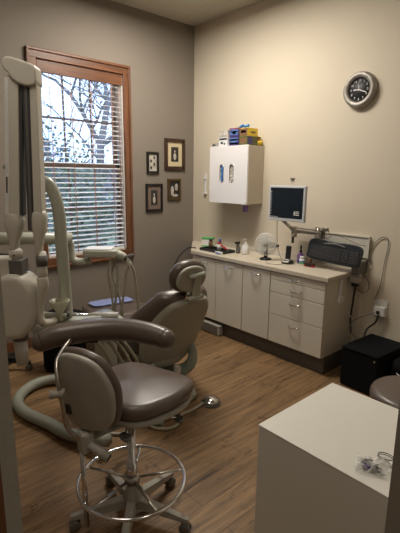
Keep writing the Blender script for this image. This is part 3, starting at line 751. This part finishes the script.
# ------------------------------------------------------------------ dentist stool (foreground)
st = empty('assistant_stool', 'taupe assistant stool with curved body arm and chrome foot ring', 'stool', (-1.532, .952, 0))
stool_base(st, .275, math.radians(29))
B().m('chrome').lathe([(0, .185), (.027, .185), (.027, .30), (.019, .305), (.019, .53), (0, .53)], seg=24).build('column', st)
B().m('chrome').lathe([(0, .50), (.030, .50), (.030, .545), (0, .545)], seg=20).build('column_collar', st)
b = B().m('chrome').tube([(.25*math.cos(a), .25*math.sin(a), .212) for a in [2*PI*k/48 for k in range(48)]], .0095, 10, closed=True); b.build('foot_ring', st)
b = B().m('brushed')
for k in range(5):
    a = math.radians(65)+2*PI*k/5; b.tube([(.03*math.cos(a), .03*math.sin(a), .215), (.245*math.cos(a), .245*math.sin(a), .212)], .009, 8, flat=.5)
b.lathe([(.02, .20), (.037, .20), (.037, .235), (.02, .235)], seg=20)
b.build('ring_spokes', st)
# seat : saddle-like rounded triangle, faces direction fd
fd = Vector((-.30, .954, 0)).normalized(); sdv = Vector((fd.y, -fd.x, 0))
ST = frame((-.035, .075, .635), sdv, fd)
so = cat2([(-.21, -.05), (-.14, -.195), (0, -.22), (.14, -.195), (.215, -.05), (.225, .09), (.165, .20), (0, .225), (-.165, .205), (-.23, .09)], 5)
B().m('leather_s').pad(so, .075, .037, T=ST, dome=.018, fn=lambda p: (p.x, p.y, p.z + .10*p.x*p.x*4*.3 - .25*max(0, p.y-.08)**2*4)).build('seat', st)
B().m('almond_d').pad([(x*.97, y*.97) for x, y in so], .03, .012, T=ST @ TR(0, 0, -.050)).build('seat_pan', st)
# mechanism and levers
b = B().m('xgrey').box(-.07, .07, -.10, .10, -.085, -.06, .01, T=ST); b.build('mechanism', st)
for (p0, p1, nm) in (((.10, -.02, -.085), (.20, .03, -.105), 'lever'), ((.02, -.10, -.085), (.07, -.19, -.12), 'lever')):
    lv = B().m('chrome').tube([ST @ Vector(p0), ST @ Vector(p1)], .006, 8)
    lo = lv.build(nm, st)
    q = ST @ Vector(p1); B().m('xgrey').pad(superell(.034, .020, 20), .018, .008, T=TR(q.x, q.y, q.z) @ RX(.25)).build('paddle', lo)
# backrest
BT = frame((.034, -.243, .75), (.92, .384, 0), (.04, -.10, 1))   # local z = u x v points to the rear
bo = cat2([(x*.91, y*.94) for x, y in [(-.158, -.05), (-.148, .10), (-.115, .178), (0, .200), (.10, .165), (.158, .06), (.163, -.05), (.135, -.14), (.05, -.185), (-.07, -.185), (-.14, -.14)]], 5)
curve = lambda p: (p.x, p.y, p.z - 1.1*p.x*p.x)
B().m('almond_d').pad([(x*.94, y*.94) for x, y in bo], .03, .014, T=BT, fn=curve, dome=.006).build('backrest_shell', st)
B().m('leather_s').pad(bo, .045, .022, T=BT @ TR(0, 0, -.030), fn=curve).build('backrest_pad', st)
B().m('black').box(-.095, -.062, -.105, -.062, .010, .020, .003, T=BT).build('backrest_plate', st)
# bracket under backrest, adjusting knob
b = B().m('almond_d').box(-.032, .03, -.03, .03, -.045, .05, .012, T=TR(.018, -.232, .525)); b.tube([(.02, -.22, .53), (.0, -.14, .525), (-.01, -.03, .52)], [.022, .03], 8, flat=.5); b.build('backrest_bracket', st)
b = B().m('almond_d').tube([(.04, -.227, .52), (.110, -.180, .470)], [.018, .024], 12); b.m('black').tube([(.110, -.180, .470), (.114, -.177, .467)], .016, 12); b.build('adjusting_knob', st)
B().m('chrome').tube([(.0, -.245, .50), (.004, -.240, .10)], .011, 10).build('support_rod', st)
# body arm
ap = [(-.228, -.30, .910), (-.203, -.235, .930), (-.165, -.155, .938), (-.10, -.060, .945), (-.01, .015, .950), (.09, .065, .947), (.160, .085, .942)]
b = B().m('leather_s').tube(ap, [.043, .049, .050, .050, .050, .049, .043], 18, smooth=5)
for p, d in ((ap[0], (-.012, -.03, -.004)), (ap[-1], (.03, .01, -.006))):
    b.ellip((p[0], p[1], p[2]), .0425, .0425, .0425, 24)
b.build('body_arm', st)
b = B().m('brushed').tube([(-.145, -.20, .925), (-.07, -.295, .885), (-.012, -.325, .82), (.002, -.318, .72), (.006, -.308, .62), (.012, -.275, .564), (.022, -.236, .531)], .009, 10, smooth=5); b.build('arm_rod', st)
kn = B().m('almond_d').tube([(0, -.320, .765), (-.021, -.359, .765)], [.014, .018], 12).lathe([(0, -.018), (.014, -.018), (.014, .018), (0, .018)], (.001, -.319, .765), 14); kn.build('arm_knob', st)
B().m('black').box(-.04, .04, -.012, .012, -.06, -.045, .003, T=TR(-.125, -.125, .955) @ RZ(.9)).build('arm_mount', st)

# ------------------------------------------------------------------ dental chair
A = math.radians(172)
dch = empty('dental_chair', 'taupe dental patient chair with grey back shell and headrest', 'dental chair', (-2.425, 1.81, .0), A)
# local: +x to feet, +y = left side of the photo side (near), z up
# floor base
B().m('unit_green').pad(cat2([(-.20, -.17), (.10, -.20), (.55, -.17), (.62, 0), (.55, .17), (.10, .20), (-.20, .17), (-.26, 0)], 4), .045, .02, T=TR(0, 0, .0235)).build('base_plate', dch)
B().m('xgrey').pad(superell(.17, .12, 24, 3), .20, .02, T=TR(.28, 0, .145)).build('lift_column', dch)
B().m('shell').pad(superell(.30, .17, 28, 3.5), .09, .04, T=TR(.20, 0, .29)).build('seat_carrier', dch)
# seat and leg rest
sol = cat2([(-.14, -.25), (.2, -.285), (.5, -.275), (.62, -.26), (.62, .26), (.5, .275), (.2, .285), (-.14, .25)], 5)
B().m('leather').pad(sol, .11, .05, T=TR(.14, 0, .39), dome=.012, fn=lambda p: (p.x, p.y, p.z+.22*max(0, abs(p.y)-.12)**2*4)).build('seat', dch)
B().m('leather').pad(cat2([(-.30, -.26), (0, -.265), (.26, -.22), (.32, 0), (.26, .22), (0, .265), (-.30, .26)], 5), .09, .04, T=TR(.93, 0, .40) @ RY(.06), dome=.01).build('leg_rest', dch)
B().m('film').pad(superell(.11, .20, 24, 5), .006, .002, T=TR(1.02, 0, .463) @ RY(.06)).build('foot_film', dch)
# backrest : plane, local frame u = chair y(-) , v = up along tilt
tilt = math.radians(27)
vdir = Vector((-math.sin(tilt), 0, math.cos(tilt)))
BK = frame((-.045, 0, .33), (0, -1, 0), vdir)      # local x = far side (right in photo), y = up back, z = x cross y
# z axis direction: (0,-1,0)x(vdir) = points
zs = BK.to_3x3() @ Vector((0, 0, 1))
sgn = 1 if zs.x < 0 else -1      # +1 : local z points to the rear (towards camera)
wid = cat2([(-.20, .0), (-.285, .10), (-.31, .22), (-.265, .36), (-.185, .50), (-.13, .560), (0, .585), (.17, .565), (.255, .485), (.290, .34), (.30, .20), (.27, .08), (.20, .0), (0, -.02)], 5)
bfn = lambda k: (lambda p: (p.x, p.y, p.z - sgn*k*p.x*p.x*1.0 + sgn*.35*max(0, .25-p.y)**2*0))
B().m('leather').pad(wid, .12, .05, T=BK @ TR(0, 0, -sgn*.035), fn=lambda p: (p.x, p.y, p.z - sgn*1.0*p.x*p.x)).build('backrest', dch)
shp = cat2([(-.17, -.06), (-.225, .06), (-.235, .20), (-.205, .34), (-.15, .47), (-.09, .535), (.02, .560), (.16, .540), (.228, .46), (.25, .32), (.245, .18), (.215, .04), (.16, -.06), (0, -.10)], 5)
B().m('shell').pad(shp, .07, .030, T=BK @ TR(0, 0, sgn*.022), fn=lambda p: (p.x, p.y, p.z - sgn*.75*p.x*p.x), dome=.004).build('back_shell', dch)
# lower rear bracket
b = B().m('unit_green')
b.tube([(-.06, -.17, .42), (-.115, -.185, .33), (-.12, -.165, .24), (-.04, -.12, .16), (.10, -.06, .12), (.2, 0, .12)], [.022, .030, .034, .045], 14, smooth=5, flat=1.5)
b.tube([(-.10, .16, .30), (-.10, .12, .22), (.02, .08, .17), (.12, .0, .15)], [.026, .03, .04], 12, smooth=5)
b.build('rear_bracket', dch)
B().m('almond').box(-.19, -.15, -.04, .0, .22, .275, .006, T=TR(-.0, .0, 0)).build('latch', dch)
# headrest
HT = frame((-.045, 0, .33), (0, -1, 0), vdir) @ TR(0, 0, 0)
HR = BK @ TR(.0, .715, -sgn*.02) @ RX(-.18*sgn)
ho = superell(.135, .115, 32, 2.2)
B().m('leather').pad(ho, .085, .04, T=HR @ TR(0, 0, -sgn*.02)).build('headrest_pad', dch)
hs = B().m('shell').pad([(x*.82, y*.82) for x, y in ho], .03, .014, T=HR @ TR(0, 0, sgn*.028)).build('headrest_shell', dch)
b = B().m('green_white').box(-.028, .028, -.15, .035, sgn*.045-.012, sgn*.045+.018, .010, T=HR @ TR(.035, 0, 0) @ RZ(.10))
b.tube([HR @ Vector((-.03, .03, sgn*.055)), HR @ Vector((.075, .045, sgn*.055))], .016, 12).tube([HR @ Vector((-.015, -.14, sgn*.055)), HR @ Vector((.10, -.125, sgn*.055))], .016, 12)
b.build('headrest_arm', dch)
B().m('chrome').box(-.05, .05, .50, .64, sgn*.030-.004, sgn*.030+.004, .003, T=BK @ TR(.03, 0, 0)).build('headrest_slide', dch)
c = B().m('black').tube([(-3.46, 3.03, .858), (-3.53, 3.0, .855), (-3.57, 2.93, .80), (-3.58, 2.85, .70), (-3.6, 2.8, .5), (-3.62, 2.8, .015)], .006, 8, smooth=5).build('counter_hose'); tag(c, 'thin dark hose draped over the left end of counter behind the headrest', 'hose')
# foot pedal
fp = empty('foot_pedal', 'round chrome foot pedal with a grey cord on the floor', 'foot pedal', (-2.065, 1.965, 0))
B().m('xgrey').lathe([(0, 0), (.072, 0), (.074, .010), (.06, .016), (0, .016)], seg=32).build('pedal_base', fp)
B().m('chrome').lathe([(.030, .014), (.066, .018), (.060, .032), (.030, .046), (.012, .050), (0, .050)], seg=32).build('pedal_dome', fp)
B().m('hose').tube([(-.02, -.06, .014), (-.0, -.16, .012), (.0, -.28, .012), (.06, -.34, .012), (.08, -.42, .012), (.02, -.50, .012), (-.06, -.52, .012), (-.10, -.60, .012), (-.08, -.70, .012), (-.16, -.78, .012)], .011, 8, smooth=6).build('pedal_cord', fp)

# foot control block near the stool
t = empty('foot_control', 'dark flat foot control box on floor behind the stool', 'foot control', (-2.22, 1.46, 0), .9)
B().m('unit_green').box(-.16, .16, -.09, .09, 0, .035, .012).build('control_base', t); B().m('black').box(-.12, .12, -.07, .07, .036, .065, .015).build('control_pad', t)

# ------------------------------------------------------------------ X-ray unit, folded (left foreground)
RT = Vector((.667, .745, 0)); AW = Vector((-.745, .667, 0))
xr = empty('xray_unit', 'almond wall dental x-ray arm folded upright with large tubehead', 'x-ray machine', (-1.975, .72, 0), math.atan2(.745, .667))
# local x = along the folded arms' width; y = depth away from the doorway
def X(px, z): return -.047 + .00375*(px-5) - .07*(2.098-z)
def q(px, z, y=0): return Vector((X(px, z), y, z))
def beam(bb, pA, pB, w, d0, d1, bev=.004):
    """tapered box beam in the local x/z plane from pA to pB, half widths w"""
    a, c = Vector(pA), Vector(pB)
    n = Vector((0, 1, 0)).cross((c-a).normalized())
    rings = []
    for p, hw in ((a, w[0]), (c, w[1])):
        rings.append([p+n*-hw+Vector((0, d0, 0)), p+n*hw+Vector((0, d0, 0)), p+n*hw+Vector((0, d1, 0)), p+n*-hw+Vector((0, d1, 0))])
    v = [[bb.bm.verts.new(p_) for p_ in r] for r in rings]
    fs = [bb._f(v[0][::-1], False), bb._f(v[1], False)]+[bb._f([v[0][i], v[0][(i+1) % 4], v[1][(i+1) % 4], v[1][i]], False) for i in range(4)]
    r = bmesh.ops.bevel(bb.bm, geom=list({e for f in fs for e in f.edges}), offset=bev, segments=2, affect='EDGES', profile=.5)
    for f in r['faces']: f.material_index = bb.mi
    return bb
la = B().m('almond'); beam(la, q(13.5, 1.42), q(13.0, 2.03), (.027, .027), -.030, .030); lo = la.build('inner_arm', xr)
b = B().m('xdark'); beam(b, q(22.0, 1.44), q(22.5, 2.01), (.0055, .0055), -.022, .024, .002); b.build('arm_channel', lo)
b = B().m('white'); beam(b, q(6.5, 1.44), q(7.5, 2.02), (.009, .009), -.033, -.026, .002); b.build('edge_cover', lo)
b = B().m('xgrey'); beam(b, q(6.5, 1.54), q(6.6, 1.61), (.004, .004), -.0345, -.033, .0005); b.build('rating_label', lo)
ra = B().m('almond'); beam(ra, q(43.0, 1.42), q(36.5, 2.02), (.019, .015), -.030, .030); ro = ra.build('outer_arm', xr)
b = B().m('xdark'); beam(b, q(34.5, 1.37), q(28.0, 2.02), (.016, .017), -.024, .026, .003); b.build('arm_channel', ro)
b = B().m('xgrey'); beam(b, q(34.5, 1.37), q(28.0, 2.02), (.006, .006), -.028, -.018, .002); b.build('channel_spring', ro)
capo = cat2([(-.056, 2.075), (-.048, 2.098), (-.015, 2.100), (.045, 2.082), (.078, 2.066), (.083, 2.030), (.080, 1.994), (.050, 1.984), (.010, 1.994), (-.020, 2.014), (-.036, 2.040), (-.050, 2.052)], 4)
B().m('almond').pad(capo, .085, .010, T=RX(PI/2)).build('elbow_cap', xr)
def knuckle(bb, px, z, w, h):
    rings = []
    for f, ww in ((.0, .34), (.06, .38), (.25, .46), (.45, .72), (.65, .97), (.82, 1.0), (.94, .90), (1.0, .66)):
        zz = z-h/2+h*f; rings.append([Vector((X(px, zz)+w*ww*c, .034*(.6+.4*ww)*s_, zz)) for c, s_ in superell(1, 1, 20, 3)])
    return bb.loft(rings)
knuckle(B().m('almond'), 11.5, 1.365, .044, .17).build('inner_knuckle', xr)
knuckle(B().m('almond'), 42, 1.36, .033, .20).build('outer_knuckle', xr)
B().m('almond').lathe([(.0, 1.235), (.030, 1.235), (.030, 1.275), (.020, 1.285), (0, 1.285)], (X(13, 1.25), 0, 0), 24).build('swivel_collar', xr)
B().m('almond').box(X(-14, 1.21), X(12, 1.21), -.04, .05, 1.15, 1.245, .010).build('yoke', xr)
B().m('xgrey').box(X(8.5, 1.2), X(24.5, 1.2), -.045, .04, 1.172, 1.238, .005).build('yoke_joint', xr)
B().m('xdark').lathe([(0, 0), (.004, 0), (.004, .004), (0, .004)], seg=10, T=TR(X(14, 1.26), -.029, 1.258) @ RX(PI/2)).build('pivot_screw', xr)
tho = cat2([(X(-12, 1.13), 1.13), (X(2, 1.165), 1.165), (X(18, 1.172), 1.172), (X(30, 1.15), 1.15), (X(39, 1.10), 1.10), (X(40.5, 1.02), 1.02), (X(40, .94), .94), (X(34, .895), .895), (X(26, .868), .868), (X(8, .862), .862), (X(-6, .88), .88), (X(-14, .98), .98)], 5)
B().m('almond').pad(tho, .16, .025, T=RX(PI/2)).build('tubehead', xr)
B().m('xgrey').lathe([(0, .838), (.036, .838), (.036, .862), (0, .862)], (X(18, .85), 0, 0), 24).build('cone_collar', xr)
B().m('white').lathe([(.027, .712), (.033, .842), (.02, .842), (.022, .712)], (X(19, .78), 0, 0), 24).build('aiming_cone', xr)
B().m('almond').lathe([(0, 1.125), (.022, 1.125), (.024, 1.18), (.023, 1.27), (0, 1.27)], (X(45, 1.2), 0, 0), 20).build('lower_stem', xr)
B().m('xgrey').lathe([(.0, 1.205), (.0265, 1.205), (.0265, 1.255), (0, 1.255)], (X(45, 1.23), 0, 0), 20).build('stem_collar', xr)
b = B().m('almond'); b.tube([q(45.5, 1.15), q(46.5, 1.11), q(44, 1.06), q(42.5, 1.0), q(43, .96), q(46, .925), q(50, .91, .04), q(54, .905, .09)], [.025, .026, .022, .019, .019, .019, .018, .016], 14, smooth=4); b.build('mounting_arm', xr)

# ------------------------------------------------------------------ dental delivery unit
UL = Vector((-2.09, .92, 0))
du = empty('dental_unit', 'pale green dental delivery unit with light post and instrument console', 'dental unit', (-2.09, .92, 0), math.atan2(.745, .667))
# local x = right in photo (px scale at r 2.25..2.3: .0056 m per px about px 60)
_W = (Matrix.Translation((-2.09, .92, 0)) @ RZ(math.atan2(.745, .667))).inverted()
def LWp(x, y, z): return _W @ Vector((x, y, z))
def LW(x, y, z): return _W @ TR(x, y, z)
def u(px, z, y=0.): return Vector((-.009+(px-62)*.0041+.04*(z-.96), y, z))
B().m('green_white').tube([u(0, 1.575, .0), u(20, 1.575), u(34, 1.585), u(45, 1.575), u(53, 1.51), u(57.5, 1.42), u(60, 1.25), u(63, 1.05), u(65.5, .88)], .031, 16, smooth=5).build('light_post', du)
B().m('green_white').tube([u(-8, 1.66, .0), u(16, 1.645), u(32, 1.625), u(38, 1.60)], .014, 12, smooth=3).build('upper_rail', du)
# console body
co = cat2([(-.20, -.02), (-.16, -.10), (.0, -.13), (.20, -.10), (.28, -.04), (.28, .06), (.20, .11), (0, .12), (-.15, .09)], 4)
B().m('green_white').pad(co, .11, .05, T=TR(.02, .02, .815), dome=.01).build('console_body', du)
B().m('green_white').tube([u(30, .915, -.06), u(45, .912, -.07), u(60, .905, -.06), u(68, .90, -.05)], .018, 10, smooth=3).build('console_rail', du)
B().m('green_white').pad(superell(.07, .07, 24, 3), .62, .03, T=LW(-2.52, 1.38, .40)).build('unit_column', du)
B().m('green_white').tube([LWp(-2.52, 1.38, .66), LWp(-2.35, 1.2, .74), LWp(-2.15, 1.02, .77)], .04, 12, smooth=4).build('support_arm', du)
B().m('unit_green').pad(superell(.19, .17, 24, 4), .10, .03, T=LW(-2.52, 1.38, .052)).build('unit_foot', du)
# swing arm to tray
B().m('green_white').tube([LWp(-2.95, .66, 1.225), LWp(-2.80, 1.05, 1.21), LWp(-2.72, 1.265, 1.20)], .040, 14).build('swing_arm', du)
B().m('green_white').tube([LWp(-2.95, .66, .09), LWp(-2.95, .66, 1.26)], .045, 14).lathe([(0, 0), (.16, 0), (.15, .04), (.06, .10), (0, .10)], LWp(-2.95, .66, 0), 24).build('unit_mast', du)
# funnel cup
fc = empty('funnel_cup', 'pale yellow cone shaped cup standing on the unit console', 'cup', (-2.045, .865, .884))
B().m('cup').lathe([(0, 0), (.016, 0), (.010, .012), (.010, .028), (.052, .108), (.049, .108), (.007, .03), (0, .028)], seg=28).build('cup_body', fc)
# handpiece lying
hp = empty('suction_handpiece', 'chrome suction handpiece with white tip on the console', 'handpiece', (-2.0, .98, .880))
B().m('chrome').tube([(-.055, -.075, .028), (-.02, -.02, .02), (.03, .09, .012)], [.012, .008, .007], 12).build('handle', hp)
B().m('white').tube([(.028, .085, .012), (.065, .160, .004)], [.013, .017, .015], 14).build('tip', hp)
B().m('xgrey').lathe([(0, 0), (.018, 0), (.018, .03), (0, .03)], (-.06, -.08, .014), 14).build('joint', hp)

# hoses under console : hang from it and loop
for i, (p, lb) in enumerate([
    ([(-1.93, .98, .80), (-1.90, 1.03, .72), (-1.93, 1.10, .55), (-1.98, 1.14, .40), (-2.05, 1.16, .30)], 0),
    ([(-1.95, 1.03, .80), (-1.91, 1.10, .70), (-1.92, 1.18, .52), (-1.99, 1.22, .36), (-2.08, 1.20, .28)], 0),
    ([(-1.97, 1.08, .80), (-1.93, 1.16, .68), (-1.96, 1.25, .50), (-2.03, 1.28, .34), (-2.12, 1.22, .26)], 0),
    ([(-1.99, 1.12, .80), (-1.96, 1.22, .66), (-2.0, 1.31, .50), (-2.08, 1.32, .34), (-2.15, 1.25, .25)], 0)]):
    c = B().m('hose').tube([LWp(*k) for k in p], .009, 8, smooth=6).build('instrument_hose', du)
# big umbilical hose ring on floor
c = B().m('hose_g').tube([LWp(*k) for k in [(-2.02, 1.10, .10), (-2.30, .985, .05), (-2.50, .945, .042), (-2.74, .875, .042), (-2.93, .89, .042), (-3.06, 1.0, .042), (-3.10, 1.15, .045), (-3.0, 1.32, .05), (-2.80, 1.48, .06), (-2.60, 1.50, .09)]], .038, 14, smooth=7).build('umbilical_hose', du); c['label'] = 'thick grey green hose looping on the wood floor'

# delivery tray
dt = empty('instrument_delivery_tray', 'pale instrument tray on curved arm in front of the window sill', 'tray', (-2.63, 1.43, 1.08), math.atan2(.745, .667))
def v_(px, z, y=0.): return Vector(((px-101.3)*.0067, y, z-1.08))
B().m('black').lathe([(0, .02), (.024, .02), (.024, .085), (0, .085)], (v_(70, 0).x, 0, 0), 14).build('swivel_joint', dt)
B().m('green_white').tube([v_(70, 1.17), v_(70, 1.10), v_(72, 1.05), v_(78, 1.03), v_(90, 1.04)], .027, 12, smooth=4).build('curved_arm', dt)
B().m('green_white').pad(superell(.118, .08, 28, 6), .050, .014, T=TR(v_(102, 0).x, 0, .02)).build('tray_body', dt)
B().m('white').pad(superell(.095, .07, 28, 6), .006, .002, T=TR(v_(100, 0).x, 0, .049)).build('paper_liner', dt)
b = B().m('green_white').tube([v_(118, 1.085), v_(124, 1.07), v_(129, 1.03), v_(131, 1.01)], [.034, .030, .022, .018], 12, smooth=3); b.build('holder_bar', dt)
b = B().m('xgrey')
for k in range(3): b.tube([v_(126+k*2.5, 1.05, -.03+k*.03), v_(129+k*2.2, 1.085, -.03+k*.03)], .010, 8)
b.build('handpiece_holder', dt)
for i, (x0, x1, x2, z2, lb) in enumerate([(112, 109, 113, .62, 0), (115, 118, 112, .60, 1), (117, 112, 122, .60, 2), (130, 126, 118, .62, 3), (131, 134, 137, .60, 4)]):
    z0 = 1.06 if i < 3 else 1.0
    B().m('hose').tube([v_(x0, z0, .02*i-.03), v_(x1, .95, .02*i-.03), v_((x1+x2)/2+1, .80, .02*i-.03), v_(x2, z2, .02*i-.03), v_(x2-6, z2-.08, .02*i-.02), v_(x2-14, z2-.04, .02*i-.02)], .0085, 8, smooth=5).build('instrument_cord', dt)

# dark bags behind tubehead
t = empty('black_case', 'black bag on the floor behind the x-ray tubehead', 'bag', (-3.30, 1.42, 0), .9)
B().m('black_m').pad(superell(.17, .11, 28, 4), .50, .05, T=TR(0, 0, .25), dome=.02).build('bag_body', t)
B().m('black').tube([(-.08, 0, .50), (-.05, 0, .58), (.05, 0, .58), (.08, 0, .50)], .010, 8, smooth=4).build('bag_handle', t)
t = empty('office_chair', 'black wheeled chair partly hidden behind the x-ray arms', 'chair', (-3.60, 1.0, 0), .7)
B().m('black_m').pad(superell(.20, .05, 28, 3), .50, .05, T=TR(0, 0, .75)).build('chair_back', t)
stool_base(t, .22, .2, leg='black')
B().m('black').lathe([(0, .18), (.025, .18), (.025, .48), (0, .48)], seg=12).build('column', t)
B().m('black').pad(superell(.2, .2, 28, 3), .06, .025, T=TR(0, -.18, .47)).build('seat', t)

# ------------------------------------------------------------------ world
wd = bpy.data.worlds.new('World'); sc.world = wd; wd.use_nodes = True
n = wd.node_tree.nodes; l = wd.node_tree.links; bg = n['Background']
tc = n.new('ShaderNodeTexCoord'); nz = n.new('ShaderNodeTexNoise'); nz.inputs['Scale'].default_value = 3; nz.inputs['Detail'].default_value = 5
cr = n.new('ShaderNodeValToRGB'); cr.color_ramp.elements[0].color = (.27, .44, .85, 1); cr.color_ramp.elements[1].color = (.42, .56, .78, 1)
cr.color_ramp.elements[0].position = .35; cr.color_ramp.elements[1].position = .65
l.new(tc.outputs['Generated'], nz.inputs['Vector']); l.new(nz.outputs['Fac'], cr.inputs[0]); l.new(cr.outputs[0], bg.inputs['Color']); bg.inputs['Strength'].default_value = 3.6

# ------------------------------------------------------------------ camera
cd = bpy.data.cameras.new('camera'); cam = bpy.data.objects.new('camera', cd); COL.objects.link(cam); sc.camera = cam
cd.sensor_fit = 'VERTICAL'; cd.sensor_height = 24; cd.lens = 427/533*24; cd.clip_start = .02; cd.clip_end = 200
yaw, pit, rol = math.radians(48.2), math.radians(11.9), math.radians(.6)
fw = Vector((-math.sin(yaw)*math.cos(pit), math.cos(yaw)*math.cos(pit), -math.sin(pit))); rt = Vector((math.cos(yaw), math.sin(yaw), 0)); up = rt.cross(fw)
r2 = rt*math.cos(rol)+up*math.sin(rol); u2 = -rt*math.sin(rol)+up*math.cos(rol)
mw_ = Matrix((r2, u2, -fw)).transposed().to_4x4(); mw_.translation = Vector((0, 0, 1.62)); cam.matrix_world = mw_
vs = sc.view_settings; sc.display_settings.display_device = 'sRGB'; vs.view_transform = 'Standard'; vs.look = 'None'; vs.gamma = 1; vs.use_curve_mapping = False; vs.exposure = .14
